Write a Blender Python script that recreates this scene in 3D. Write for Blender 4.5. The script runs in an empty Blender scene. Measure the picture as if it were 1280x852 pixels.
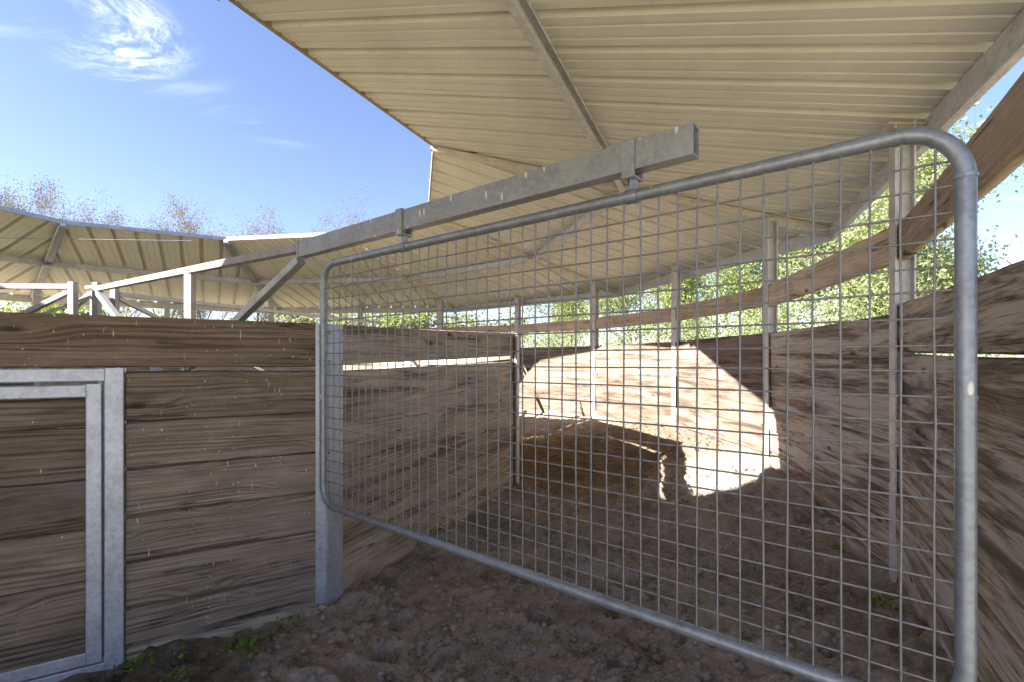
import bpy, bmesh, math, random
import numpy as np
from mathutils import Vector, Matrix

rad = math.radians
PI = math.pi
SC = bpy.context.scene
COL = SC.collection
random.seed(7)
rng = np.random.default_rng(7)

# ------------------------------------------------------------------ camera
EYE = 1.45
cam_d = bpy.data.cameras.new("camera")
cam = bpy.data.objects.new("camera", cam_d)
COL.objects.link(cam)
cam.location = (0, 0, EYE)
cam.rotation_euler = (rad(90), 0, 0)
cam_d.sensor_width = 36.0
cam_d.lens = 36.0 * 611.1 / 1280.0
cam_d.shift_y = 22.66 / 1280.0
cam_d.clip_start = 0.02
cam_d.clip_end = 3000
SC.camera = cam

# ------------------------------------------------------------------ light
SUN_TO = Vector((-1.62, -0.69, 1.015)).normalized()
SUN_EL = math.asin(SUN_TO.z)
SUN_AZ = math.atan2(SUN_TO.x, SUN_TO.y)          # clockwise from +Y
SC.view_settings.view_transform = 'Standard'
SC.view_settings.look = 'None'
SC.view_settings.gamma = 1.0
SC.view_settings.exposure = 2.9
SC.cycles.use_denoising = True
SC.cycles.caustics_reflective = False
SC.cycles.caustics_refractive = False
SC.cycles.sample_clamp_indirect = 0.0
SC.cycles.max_bounces = 10
SC.cycles.diffuse_bounces = 7
SC.cycles.transparent_max_bounces = 8

sun_d = bpy.data.lights.new("sun", 'SUN')
sun_d.energy = 4.0
sun_d.angle = rad(0.5)
sun_d.color = (1.0, 0.93, 0.84)
sun = bpy.data.objects.new("sun", sun_d)
COL.objects.link(sun)
sun.rotation_euler = SUN_TO.to_track_quat('Z', 'Y').to_euler()
sun.location = (-20, -8, 20)

world = bpy.data.worlds.new("World")
SC.world = world
world.use_nodes = True


class NT:
    """small node-tree helper"""
    def __init__(self, tree):
        self.t = tree
        self.t.nodes.clear()

    def n(self, kind, props=None, **ins):
        nd = self.t.nodes.new(kind)
        for k, v in (props or {}).items():
            setattr(nd, k, v)
        for k, v in ins.items():
            key = int(k[1:]) if k[0] == 'i' and k[1:].isdigit() else k.replace('_', ' ')
            self.set(nd.inputs[key], v)
        return nd

    def set(self, sock, v):
        if isinstance(v, bpy.types.NodeSocket):
            self.t.links.new(v, sock)
        elif isinstance(v, (int, float)) and hasattr(sock.default_value, '__len__'):
            sock.default_value = [v] * len(sock.default_value)
        elif isinstance(v, (tuple, list)) and len(v) == 3 and len(sock.default_value) == 4:
            sock.default_value = (*v, 1)
        else:
            sock.default_value = v

    def math(self, op, a, b=0.0, c=0.0, clamp=False):
        nd = self.n('ShaderNodeMath', {'operation': op, 'use_clamp': clamp}, i0=a, i1=b, i2=c)
        return nd.outputs[0]

    def vmath(self, op, a, b=(0, 0, 0)):
        nd = self.n('ShaderNodeVectorMath', {'operation': op}, i0=a, i1=b)
        return nd.outputs['Value'] if op in ('DOT_PRODUCT', 'LENGTH', 'DISTANCE') else nd.outputs[0]

    def mix(self, f, a, b, mode='MIX'):
        nd = self.n('ShaderNodeMix', {'data_type': 'RGBA', 'blend_type': mode})
        self.set(nd.inputs[0], f)
        self.set(nd.inputs[6], a)
        self.set(nd.inputs[7], b)
        return nd.outputs[2]

    def noise(self, vec, scale, detail=4, rough=0.55, dist=0.0, col=False):
        nd = self.n('ShaderNodeTexNoise', None, Vector=vec, Scale=scale, Detail=detail, Roughness=rough, Distortion=dist)
        return nd.outputs['Color' if col else 'Fac']

    def ramp(self, f, stops, interp='LINEAR'):
        nd = self.n('ShaderNodeValToRGB')
        nd.color_ramp.interpolation = interp
        el = nd.color_ramp.elements
        while len(el) < len(stops):
            el.new(0.5)
        for e, (p, c) in zip(el, stops):
            e.position = p
            e.color = (c, c, c, 1) if isinstance(c, (int, float)) else (*c, 1)
        self.set(nd.inputs[0], f)
        return nd.outputs[0]

    def step(self, f, lo, hi):
        nd = self.n('ShaderNodeMapRange', {'interpolation_type': 'SMOOTHSTEP'}, i0=f, i1=lo, i2=hi)
        return nd.outputs[0]

    def scale(self, v, s):
        return self.n('ShaderNodeMapping', None, Vector=v, Scale=s).outputs[0]


def material(name):
    m = bpy.data.materials.new(name)
    m.use_nodes = True
    t = NT(m.node_tree)
    out = t.n('ShaderNodeOutputMaterial')
    b = t.n('ShaderNodeBsdfPrincipled')
    t.t.links.new(b.outputs[0], out.inputs[0])
    return m, t, b, out


# sky: Nishita plus thin cirrus
w = NT(world.node_tree)
wo = w.n('ShaderNodeOutputWorld')
bg = w.n('ShaderNodeBackground', None, Strength=0.043)
w.t.links.new(bg.outputs[0], wo.inputs[0])
sky = w.n('ShaderNodeTexSky', {'sky_type': 'NISHITA', 'sun_disc': False, 'sun_elevation': SUN_EL,
                               'sun_rotation': SUN_AZ, 'altitude': 200.0, 'air_density': 1.0,
                               'dust_density': 1.0, 'ozone_density': 4.0})
g = w.n('ShaderNodeTexCoord').outputs['Generated']
sep = w.n('ShaderNodeSeparateXYZ', None, Vector=g)
zz = w.math('MAXIMUM', sep.outputs[2], 0.04)
# project on a high flat layer so that the wisps keep a perspective
pxy = w.n('ShaderNodeCombineXYZ', None, X=w.math('DIVIDE', sep.outputs[0], zz), Y=w.math('DIVIDE', sep.outputs[1], zz)).outputs[0]
warp = w.noise(pxy, 0.9, 3, 0.5, col=True)
wv = w.vmath('ADD', pxy, w.vmath('MULTIPLY', w.vmath('SUBTRACT', warp, (0.5, 0.5, 0.5)), (0.55, 0.55, 0)))
rot = w.n('ShaderNodeMapping', None, Vector=wv, Rotation=(0, 0, rad(38)), Scale=(0.75, 4.2, 1)).outputs[0]
wisp = w.step(w.noise(rot, 1.25, 8, 0.62), 0.46, 0.82)
region = w.step(w.noise(pxy, 0.55, 2, 0.5), 0.50, 0.68)
# a hooked tuft: combed along arcs round a centre
rel = w.n('ShaderNodeSeparateXYZ', None, Vector=w.vmath('SUBTRACT', w.vmath('ADD', w.vmath('MULTIPLY', pxy, (0.8, 0.8, 0)), w.vmath('MULTIPLY', wv, (0.2, 0.2, 0))), (-1.36, 1.39, 0)))
hr = w.math('SQRT', w.math('ADD', w.math('POWER', rel.outputs[0], 2.0), w.math('POWER', rel.outputs[1], 2.0)))
ha = w.math('ARCTAN2', rel.outputs[1], rel.outputs[0])
hj = w.noise(pxy, 5.0, 4, 0.6)
hk = w.n('ShaderNodeCombineXYZ', None, X=w.math('ADD', w.math('MULTIPLY', hr, 26.0), w.math('MULTIPLY', hj, 5.0)), Y=w.math('ADD', w.math('MULTIPLY', ha, 1.9), w.math('MULTIPLY', hr, 5.0))).outputs[0]
comb = w.step(w.noise(hk, 1.0, 8, 0.70), 0.36, 0.78)
arcm = w.math('MULTIPLY', w.step(w.math('ABSOLUTE', w.math('SUBTRACT', hr, 0.24)), 0.17, 0.03), w.step(w.math('ABSOLUTE', w.math('SUBTRACT', ha, 0.75)), 1.75, 0.5))
swoosh = w.math('MULTIPLY', arcm, comb)
cl = w.math('ADD', w.math('MULTIPLY', w.math('MULTIPLY', wisp, region), 0.75), w.math('MULTIPLY', swoosh, 0.62), clamp=True)
cl = w.math('MULTIPLY', cl, w.step(sep.outputs[2], 0.03, 0.15))
w.set(bg.inputs[0], w.mix(cl, w.n('ShaderNodeHueSaturation', None, Saturation=1.0, Color=w.mix(1.0, sky.outputs[0], (1.12, 0.955, 1.0), 'MULTIPLY')).outputs[0], (6.6, 6.9, 7.6)))

# ------------------------------------------------------------------ materials


def wood(name, dark, mid, light, pale=0.0, drips=0.0, rough=0.85, stain=0.35, palec=(0.58, 0.51, 0.42)):
    """weathered plank; local X runs along the plank, local Z is its height"""
    m, t, b, out = material(name)
    oc = t.n('ShaderNodeTexCoord').outputs['Object']
    rnd = t.n('ShaderNodeObjectInfo').outputs['Random']
    off = t.n('ShaderNodeCombineXYZ', None, X=t.math('MULTIPLY', rnd, 37.0), Y=t.math('MULTIPLY', rnd, 11.0), Z=t.math('MULTIPLY', rnd, 23.0)).outputs[0]
    p = t.vmath('ADD', oc, off)
    # knots push the grain aside
    s2 = t.n('ShaderNodeSeparateXYZ', None, Vector=p)
    flat = t.n('ShaderNodeCombineXYZ', None, X=s2.outputs[0], Y=s2.outputs[2]).outputs[0]
    kv = t.n('ShaderNodeTexVoronoi', {'feature': 'F1', 'voronoi_dimensions': '2D'}, Vector=t.scale(flat, (1.15, 3.6, 1)), Scale=1.0, Randomness=1.0)
    kd = kv.outputs['Distance']
    knot = t.step(kd, 0.30, 0.0)
    grainp = t.scale(p, (0.16, 1.0, 1.0))
    wob = t.noise(grainp, 5.0, 3, 0.5)
    sx = t.n('ShaderNodeSeparateXYZ', None, Vector=p)
    zc = t.math('ADD', sx.outputs[2], t.math('MULTIPLY', wob, 0.10))
    zc = t.math('ADD', zc, t.math('MULTIPLY', knot, 0.05))
    gv = t.n('ShaderNodeCombineXYZ', None, X=t.math('MULTIPLY', sx.outputs[0], 0.05), Y=t.math('MULTIPLY', sx.outputs[1], 0.4), Z=zc).outputs[0]
    # growth rings: narrow dark late-wood lines with uneven spacing
    warpn = t.noise(gv, 9.0, 3, 0.5)
    phase = t.math('ADD', t.math('MULTIPLY', zc, 265.0), t.math('MULTIPLY', warpn, 17.0))
    wave = t.math('ADD', 0.5, t.math('MULTIPLY', t.math('SINE', phase), 0.5))
    line = t.math('POWER', wave, 1.8)
    strong = t.step(t.noise(gv, 16.0, 2, 0.5), 0.30, 0.72)
    broad = t.noise(gv, 14.0, 3, 0.6)
    fibre = t.noise(t.scale(p, (2.2, 30.0, 95.0)), 1.0, 4, 0.7)
    blot = t.noise(t.scale(p, (1.5, 1.0, 4.0)), 3.0, 6, 0.7)
    v = t.math('ADD', t.math('MULTIPLY', broad, 0.34), t.math('MULTIPLY', t.math('SUBTRACT', 0.72, t.math('MULTIPLY', t.math('MULTIPLY', line, strong), 0.62)), 0.45))
    v = t.math('ADD', v, t.math('MULTIPLY', t.math('SUBTRACT', fibre, 0.5), 0.66))
    v = t.math('ADD', v, t.math('MULTIPLY', t.math('SUBTRACT', blot, 0.5), 0.45))
    col = t.ramp(v, [(0.24, dark), (0.47, mid), (0.70, light)])
    # plank to plank tone
    tone = t.math('ADD', 0.72, t.math('MULTIPLY', t.math('FRACT', t.math('MULTIPLY', rnd, 7.31)), 0.52))
    col = t.mix(1.0, col, t.n('ShaderNodeCombineColor', None, Red=tone, Green=t.math('MULTIPLY', tone, 0.985), Blue=t.math('MULTIPLY', tone, 0.97)).outputs[0], 'MULTIPLY')
    # broad stains
    st = t.step(t.noise(t.scale(p, (0.9, 1, 3.6)), 1.5, 5, 0.62), 0.48, 0.74)
    col = t.mix(t.math('MULTIPLY', st, stain), col, tuple(c * 0.42 for c in dark))
    gr = t.step(t.noise(t.scale(p, (0.7, 1, 2.4)), 2.3, 4, 0.6), 0.52, 0.75)
    col = t.mix(t.math('MULTIPLY', gr, 0.45), col, (0.25, 0.225, 0.20))
    if pale:
        # long rubbed and bleached patches
        pn = t.noise(t.scale(p, (0.55, 1, 6.0)), 1.3, 8, 0.70, 0.5)
        pm = t.step(t.math('ADD', pn, t.math('MULTIPLY', t.math('SUBTRACT', fibre, 0.5), 0.25)), 0.41, 0.56)
        pm = t.math('MULTIPLY', pm, t.math('ADD', 0.55, t.math('MULTIPLY', fibre, 0.7)))
        col = t.mix(t.math('MULTIPLY', pm, pale, clamp=True), col, palec)
        dn = t.noise(t.scale(t.vmath('ADD', p, (9, 3, 5)), (0.55, 1, 6.5)), 1.3, 6, 0.66, 0.6)
        col = t.mix(t.math('MULTIPLY', t.step(t.math('ADD', dn, t.math('MULTIPLY', t.math('SUBTRACT', fibre, 0.5), 0.2)), 0.49, 0.66), 0.8), col, tuple(c * 0.5 for c in dark))
    # drying cracks along the grain
    cn = t.noise(t.scale(p, (0.55, 1.0, 24.0)), 1.0, 3, 0.5, 0.4)
    ck = t.step(t.math('ABSOLUTE', t.math('SUBTRACT', cn, 0.5)), 0.020, 0.004)
    ck = t.math('MULTIPLY', ck, t.step(t.noise(t.scale(p, (1.6, 1, 3)), 1.7, 2), 0.45, 0.6))
    col = t.mix(t.math('MULTIPLY', ck, 0.75), col, (0.035, 0.027, 0.022))
    # knots
    kc = t.step(t.math('ADD', kd, t.math('MULTIPLY', wob, 0.06)), 0.115, 0.05)
    keep = t.math('GREATER_THAN', t.n('ShaderNodeSeparateColor', None, Color=kv.outputs['Color']).outputs[0], 0.62)
    col = t.mix(t.math('MULTIPLY', t.math('MULTIPLY', kc, keep), 0.85), col, (0.035, 0.024, 0.018))
    if drips:
        jn = t.noise(t.scale(p, (1, 1, 1)), 7.0, 3, 0.6, col=True)
        fl2 = t.vmath('ADD', flat, t.vmath('MULTIPLY', t.vmath('SUBTRACT', jn, (0.5, 0.5, 0.5)), (0.05, 0.10, 0)))
        where = t.step(t.noise(flat, 2.6, 2, 0.5), 0.40, 0.62)
        dm = 0.0
        for (sx_, sz_, frac, lo, hi) in ((42.0, 3.6, 0.34, 0.09, 0.02), (70.0, 10.0, 0.40, 0.16, 0.03), (85.0, 34.0, 0.40, 0.22, 0.05)):
            dv = t.n('ShaderNodeTexVoronoi', {'feature': 'F1', 'voronoi_dimensions': '2D'}, Vector=t.scale(fl2, (sx_, sz_, 1)), Scale=1.0, Randomness=1.0)
            dc = t.n('ShaderNodeSeparateColor', None, Color=dv.outputs['Color'])
            cut = t.math('LESS_THAN', dc.outputs[0], drips * frac)
            rr_ = t.math('MULTIPLY', dc.outputs[1], lo)
            dm = t.math('MAXIMUM', dm, t.math('MULTIPLY', t.math('LESS_THAN', dv.outputs['Distance'], t.math('ADD', rr_, hi)), cut))
        dm = t.math('MULTIPLY', dm, t.math('MULTIPLY', t.step(t.noise(p, 90, 3), 0.34, 0.52), t.math('ADD', 0.25, where)), clamp=True)
        col = t.mix(t.math('MULTIPLY', dm, 0.8), col, (0.62, 0.60, 0.56))
    t.set(b.inputs['Base Color'], col)
    b.inputs['Roughness'].default_value = rough
    b.inputs['Specular IOR Level'].default_value = 0.25
    h = t.math('SUBTRACT', t.math('ADD', t.math('MULTIPLY', v, 1.0), t.math('MULTIPLY', t.math('MULTIPLY', kc, keep), -0.4)), t.math('MULTIPLY', ck, 0.8))
    bp = t.n('ShaderNodeBump', None, Height=h, Strength=0.55, Distance=0.006)
    t.set(b.inputs['Normal'], bp.outputs[0])
    return m


WOOD_IN = wood('weathered_plank_wood', (0.135, 0.102, 0.076), (0.262, 0.211, 0.167), (0.40, 0.34, 0.283), drips=0.10)
WOOD_DOOR = wood('door_plank_wood', (0.107, 0.078, 0.058), (0.212, 0.167, 0.130), (0.335, 0.275, 0.22), drips=0.03)
WOOD_TOP = wood('top_plank_wood', (0.13, 0.095, 0.065), (0.24, 0.185, 0.135), (0.36, 0.29, 0.22), drips=0.14)
WOOD_OUT = wood('stained_plank_wood', (0.135, 0.095, 0.062), (0.275, 0.212, 0.156), (0.43, 0.355, 0.28), pale=0.95, drips=0.006)
WOOD_FAR = wood('sandy_plank_wood', (0.085, 0.056, 0.038), (0.15, 0.112, 0.084), (0.23, 0.183, 0.145), pale=0.8, stain=0.35, palec=(0.245, 0.205, 0.17))
WOOD_MID = wood('stall_side_wood', (0.26, 0.195, 0.142), (0.44, 0.36, 0.28), (0.59, 0.505, 0.415), pale=0.25, stain=0.5)
WOOD_RAIL = wood('rail_wood', (0.33, 0.255, 0.18), (0.55, 0.45, 0.34), (0.68, 0.59, 0.47), stain=0.25)


def galv(name, base=(0.50, 0.53, 0.56), metal=0.55, rough=0.46, drips=0.0, dirt=0.25):
    m, t, b, out = material(name)
    oc = t.n('ShaderNodeTexCoord').outputs['Object']
    rnd = t.n('ShaderNodeObjectInfo').outputs['Random']
    p = t.vmath('ADD', oc, t.n('ShaderNodeCombineXYZ', None, X=t.math('MULTIPLY', rnd, 17.0), Y=t.math('MULTIPLY', rnd, 5.0)).outputs[0])
    sp = t.n('ShaderNodeTexVoronoi', {'feature': 'F1'}, Vector=p, Scale=70.0, Randomness=1.0)
    sc = t.n('ShaderNodeSeparateColor', None, Color=sp.outputs['Color']).outputs[0]
    n1 = t.noise(p, 9.0, 5, 0.6)
    n2 = t.noise(p, 45.0, 4, 0.65)
    f = t.math('ADD', t.math('MULTIPLY', n1, 0.55), t.math('ADD', t.math('MULTIPLY', sc, 0.14), t.math('MULTIPLY', n2, 0.31)))
    col = t.ramp(f, [(0.25, tuple(c * 0.62 for c in base)), (0.5, base), (0.75, tuple(min(1, c * 1.3) for c in base))])
    dm = t.step(t.noise(t.scale(p, (1, 1, 0.35)), 14.0, 5, 0.65), 0.55, 0.78)
    col = t.mix(t.math('MULTIPLY', dm, dirt), col, (0.22, 0.19, 0.16))
    if drips:
        dv = t.n('ShaderNodeTexVoronoi', {'feature': 'F1', 'voronoi_dimensions': '2D'}, Vector=t.scale(t.n('ShaderNodeCombineXYZ', None, X=t.n('ShaderNodeSeparateXYZ', None, Vector=p).outputs[0], Y=t.n('ShaderNodeSeparateXYZ', None, Vector=p).outputs[2]).outputs[0], (34.0, 11.0, 1)), Scale=1.0)
        cut = t.math('LESS_THAN', t.n('ShaderNodeSeparateColor', None, Color=dv.outputs['Color']).outputs[0], drips)
        d2 = t.math('MULTIPLY', t.step(dv.outputs['Distance'], 0.26, 0.10), cut)
        col = t.mix(t.math('MULTIPLY', d2, 0.75), col, (0.72, 0.71, 0.68))
    t.set(b.inputs['Base Color'], col)
    b.inputs['Metallic'].default_value = metal
    t.set(b.inputs['Roughness'], t.math('ADD', rough, t.math('MULTIPLY', t.math('SUBTRACT', n2, 0.5), 0.3)))
    bp = t.n('ShaderNodeBump', None, Height=n2, Strength=0.12, Distance=0.002)
    t.set(b.inputs['Normal'], bp.outputs[0])
    return m


GALV = galv('galvanised_steel', (0.36, 0.385, 0.41))
GALV_BEAM = galv('beam_galvanised_steel', (0.27, 0.298, 0.308), 0.4, 0.5, drips=0.16, dirt=0.4)
GALV_TUBE = galv('tube_galvanised_steel', (0.25, 0.285, 0.32), 0.5, 0.42, drips=0.045, dirt=0.35)
GALV_WIRE = galv('wire_galvanised_steel', (0.215, 0.225, 0.23), 0.35, 0.5)
GALV_PALE = galv('pale_galvanised_steel', (0.58, 0.58, 0.575), 0.15, 0.55, dirt=0.35)
GALV_TRUSS = galv('truss_galvanised_steel', (0.27, 0.27, 0.265), 0.2, 0.55, dirt=0.35)
GALV_DOOR = galv('door_frame_galvanised_steel', (0.47, 0.515, 0.59), 0.45, 0.45, dirt=0.12)


def plain(name, c, rough=0.6, metal=0.0, var=0.25, scale=20.0):
    m, t, b, out = material(name)
    oc = t.n('ShaderNodeTexCoord').outputs['Object']
    n = t.noise(oc, scale, 5, 0.6)
    t.set(b.inputs['Base Color'], t.ramp(n, [(0.3, tuple(x * (1 - var) for x in c)), (0.7, tuple(min(1, x * (1 + var)) for x in c))]))
    b.inputs['Roughness'].default_value = rough
    b.inputs['Metallic'].default_value = metal
    return m


RUST = plain('rusty_bolt_steel', (0.17, 0.085, 0.045), 0.8, 0.2, 0.5, 60)
DARK = plain('dark_edge', (0.03, 0.03, 0.032), 0.7)  # dark line along the end post of the divider


def roof_material():
    m, t, b, out = material('cream_roof_steel')
    oc = t.n('ShaderNodeTexCoord').outputs['Object']
    n = t.noise(t.scale(oc, (1.2, 0.5, 1)), 2.2, 5, 0.6)
    n2 = t.noise(t.scale(oc, (6, 1.2, 1)), 5.0, 5, 0.7)
    col = t.ramp(n, [(0.3, (0.73, 0.71, 0.625)), (0.7, (0.83, 0.81, 0.73))])
    rnd = t.n('ShaderNodeObjectInfo').outputs['Random']
    tone = t.math('ADD', 0.90, t.math('MULTIPLY', rnd, 0.10))
    col = t.mix(1.0, col, t.n('ShaderNodeCombineColor', None, Red=tone, Green=tone, Blue=t.math('MULTIPLY', tone, 0.985)).outputs[0], 'MULTIPLY')
    col = t.mix(t.math('MULTIPLY', t.step(n2, 0.56, 0.85), 0.45), col, (0.36, 0.31, 0.22))
    t.set(b.inputs['Base Color'], col)
    b.inputs['Roughness'].default_value = 0.42
    b.inputs['Specular IOR Level'].default_value = 0.4
    return m


ROOF = roof_material()
CREAM = plain('cream_painted_steel', (0.62, 0.57, 0.46), 0.5, 0.0, 0.15, 6)
TRIM = plain('brown_edge_trim_steel', (0.30, 0.25, 0.18), 0.6, 0.0, 0.3, 10)

# ring geometry (plan centre, phase, radii)
CX, CY, PH = -4.861, 6.078, rad(-4.278)
RW = 4.90


def pol(k, r):
    a = PH + k * rad(36)
    return CX + r * math.cos(a), CY + r * math.sin(a)


def smooth(x, a, b):
    u = np.clip((x - a) / (b - a), 0, 1)
    return u * u * (3 - 2 * u)


def dirt_material():
    m, t, b, out = material('stall_dirt')
    oc = t.n('ShaderNodeTexCoord').outputs['Object']
    n1 = t.noise(oc, 1.3, 4, 0.6)
    n2 = t.noise(oc, 9.0, 6, 0.7)
    n3 = t.noise(oc, 70.0, 5, 0.75)
    n4 = t.noise(oc, 190.0, 3, 0.8)
    f = t.math('ADD', t.math('MULTIPLY', n1, 0.30), t.math('ADD', t.math('MULTIPLY', n2, 0.40), t.math('ADD', t.math('MULTIPLY', n3, 0.36), t.math('MULTIPLY', n4, 0.13))))
    col = t.ramp(f, [(0.475, (0.205, 0.165, 0.132)), (0.60, (0.46, 0.39, 0.33)), (0.71, (0.58, 0.50, 0.435))])
    # fibrous bedding, with the wall shadow's warm brown put into its colour
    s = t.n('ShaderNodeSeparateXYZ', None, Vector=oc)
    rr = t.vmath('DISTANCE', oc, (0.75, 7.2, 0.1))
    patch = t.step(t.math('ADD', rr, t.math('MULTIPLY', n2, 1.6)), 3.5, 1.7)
    straw = t.ramp(t.noise(t.scale(oc, (60, 25, 1)), 1.0, 5, 0.75), [(0.32, (0.10, 0.055, 0.022)), (0.52, (0.235, 0.140, 0.062)), (0.72, (0.40, 0.27, 0.14))])  # brown tone of the warm shade, broken up into fibres
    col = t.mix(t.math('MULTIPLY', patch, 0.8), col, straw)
    # dry dust by the far stall's outer wall, colour darkened against the sun
    q = t.vmath('DISTANCE', oc, (3.0, 7.6, 0.3))
    dust = t.step(t.math('ADD', q, t.math('MULTIPLY', n2, 1.0)), 3.1, 1.5)
    col = t.mix(t.math('MULTIPLY', dust, 0.7), col, t.ramp(n3, [(0.3, (0.14, 0.112, 0.088)), (0.7, (0.24, 0.20, 0.165))]))
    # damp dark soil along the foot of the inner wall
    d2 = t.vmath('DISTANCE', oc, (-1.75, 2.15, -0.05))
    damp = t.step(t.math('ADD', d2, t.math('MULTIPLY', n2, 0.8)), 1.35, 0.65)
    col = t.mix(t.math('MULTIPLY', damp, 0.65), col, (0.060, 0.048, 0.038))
    t.set(b.inputs['Base Color'], col)
    b.inputs['Roughness'].default_value = 0.97
    b.inputs['Specular IOR Level'].default_value = 0.1
    h = t.math('ADD', t.math('MULTIPLY', n3, 0.7), t.math('MULTIPLY', n4, 0.3))
    bp = t.n('ShaderNodeBump', None, Height=h, Strength=1.0, Distance=0.03)
    t.set(b.inputs['Normal'], bp.outputs[0])
    return m


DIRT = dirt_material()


def bounce_ground_material():
    m, t, b, out = material('pale_bounce_meadow')
    oc = t.n('ShaderNodeTexCoord').outputs['Object']
    n1 = t.noise(oc, 0.35, 4, 0.6)
    n2 = t.noise(oc, 6.0, 6, 0.7)
    f = t.math('ADD', t.math('MULTIPLY', n1, 0.5), t.math('MULTIPLY', n2, 0.5))
    col = t.ramp(f, [(0.40, (0.46, 0.40, 0.31)), (0.55, (0.40, 0.36, 0.24)), (0.70, (0.20, 0.24, 0.09))])  # mostly pale sand, chosen to bounce sunlight onto the near roof
    t.set(b.inputs['Base Color'], col)
    b.inputs['Roughness'].default_value = 0.95
    bp = t.n('ShaderNodeBump', None, Height=n2, Strength=0.8, Distance=0.05)
    t.set(b.inputs['Normal'], bp.outputs[0])
    return m


YARD = plain('yard_grass_soil', (0.115, 0.135, 0.055), 0.95, 0.0, 0.45, 3.0)
BOUNCE_MEADOW = bounce_ground_material()


def leaf_material(name, a, bcol, c, scale=1.6, trans=0.45):
    m, t, b, out = material(name)
    g0 = t.n('ShaderNodeNewGeometry')
    n = t.noise(g0.outputs['Position'], scale, 3, 0.6)
    ri = g0.outputs['Random Per Island']
    f = t.math('ADD', t.math('MULTIPLY', n, 0.6), t.math('MULTIPLY', ri, 0.4))
    col = t.ramp(f, [(0.28, a), (0.5, bcol), (0.74, c)])
    t.set(b.inputs['Base Color'], col)
    b.inputs['Roughness'].default_value = 0.75
    b.inputs['Specular IOR Level'].default_value = 0.15
    tr = t.n('ShaderNodeBsdfTranslucent')
    t.set(tr.inputs[0], t.mix(1.0, col, (1.25, 1.3, 0.6), 'MULTIPLY'))
    mx = t.n('ShaderNodeMixShader', None, Fac=trans)
    t.t.links.new(b.outputs[0], mx.inputs[1])
    t.t.links.new(tr.outputs[0], mx.inputs[2])
    t.t.links.new(mx.outputs[0], out.inputs[0])
    return m


LEAF_LIGHT = leaf_material('pale_green_leaves', (0.12, 0.155, 0.07), (0.235, 0.28, 0.145), (0.39, 0.42, 0.27))
LEAF_MID = leaf_material('mid_green_leaves', (0.08, 0.12, 0.03), (0.15, 0.20, 0.06), (0.27, 0.30, 0.12))
LEAF_GREY = leaf_material('grey_green_leaves', (0.10, 0.115, 0.06), (0.19, 0.205, 0.12), (0.33, 0.33, 0.22))
LEAF_BROWN = leaf_material('brown_seed_clusters', (0.085, 0.064, 0.026), (0.145, 0.112, 0.048), (0.21, 0.17, 0.08), trans=0.08)
WEED = leaf_material('weed_leaves', (0.08, 0.15, 0.03), (0.15, 0.26, 0.05), (0.28, 0.40, 0.10), 8.0)
BARK = plain('grey_brown_bark', (0.16, 0.13, 0.085), 0.95, 0.0, 0.4, 8)

# ------------------------------------------------------------------ object helpers


def link(name, me, mat=None, parent=None, smooth_shade=False):
    o = bpy.data.objects.new(name, me)
    COL.objects.link(o)
    if mat is not None and not me.materials:
        me.materials.append(mat)
    if parent is not None:
        o.parent = parent
    if smooth_shade:
        for p in me.polygons:
            p.use_smooth = True
    return o


def tag(o, label=None, cat=None, group=None, kind=None):
    if label:
        o['label'] = label
    if cat:
        o['category'] = cat
    if group:
        o['group'] = group
    if kind:
        o['kind'] = kind
    return o


def thing(name, label, cat, loc=(0, 0, 0), rz=0.0, group=None):
    o = bpy.data.objects.new(name, None)
    COL.objects.link(o)
    o.location = loc
    o.rotation_euler = (0, 0, rz)
    o.empty_display_size = 0.2
    return tag(o, label, cat, group)


def mesh_of(verts, faces, name='mesh'):
    me = bpy.data.meshes.new(name)
    me.from_pydata([tuple(v) for v in verts], [], faces)
    me.update()
    return me


def profile_bar(name, p0, p1, prof, mat, parent=None, up=(0, 0, 1), closed=True, caps=True, origin=None):
    """extrude a 2D profile (list of (side, up)) from p0 to p1; object X runs along the bar"""
    p0, p1 = Vector(p0), Vector(p1)
    d = (p1 - p0)
    L = d.length
    ex = d.normalized()
    upv = Vector(up)
    if abs(ex.dot(upv)) > 0.999:
        upv = Vector((0, 1, 0))
    ey = upv.cross(ex).normalized()
    ez = ex.cross(ey).normalized()
    n = len(prof)
    vs = [(-L / 2, a, c) for a, c in prof] + [(L / 2, a, c) for a, c in prof]
    fs = []
    for i in range(n if closed else n - 1):
        j = (i + 1) % n
        fs.append((i, j, n + j, n + i))
    if caps and closed:
        fs.append(tuple(range(n - 1, -1, -1)))
        fs.append(tuple(range(n, 2 * n)))
    me = mesh_of(vs, fs, name)
    o = link(name, me, mat, parent)
    M = Matrix((ex, ey, ez)).transposed().to_4x4()
    M.translation = (p0 + p1) / 2
    if parent is not None:
        # parents here are never rotated unless given an origin
        M.translation -= parent.location
    o.matrix_local = M
    return o


def rect(wd, h, c=0.004):
    a, b = wd / 2, h / 2
    return [(-a + c, -b), (a - c, -b), (a, -b + c), (a, b - c), (a - c, b), (-a + c, b), (-a, b - c), (-a, -b + c)]


def circ(r, n=14):
    return [(r * math.cos(2 * PI * i / n), r * math.sin(2 * PI * i / n)) for i in range(n)]


def hsec(wd, dep, tf=0.009, tw=0.009):
    """H profile: flanges wide along the first axis, web along the second"""
    a, b, w2 = wd / 2, dep / 2, tw / 2
    return [(-a, -b), (a, -b), (a, -b + tf), (w2, -b + tf), (w2, b - tf), (a, b - tf), (a, b), (-a, b), (-a, b - tf), (-w2, b - tf), (-w2, -b + tf), (-a, -b + tf)]


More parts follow.
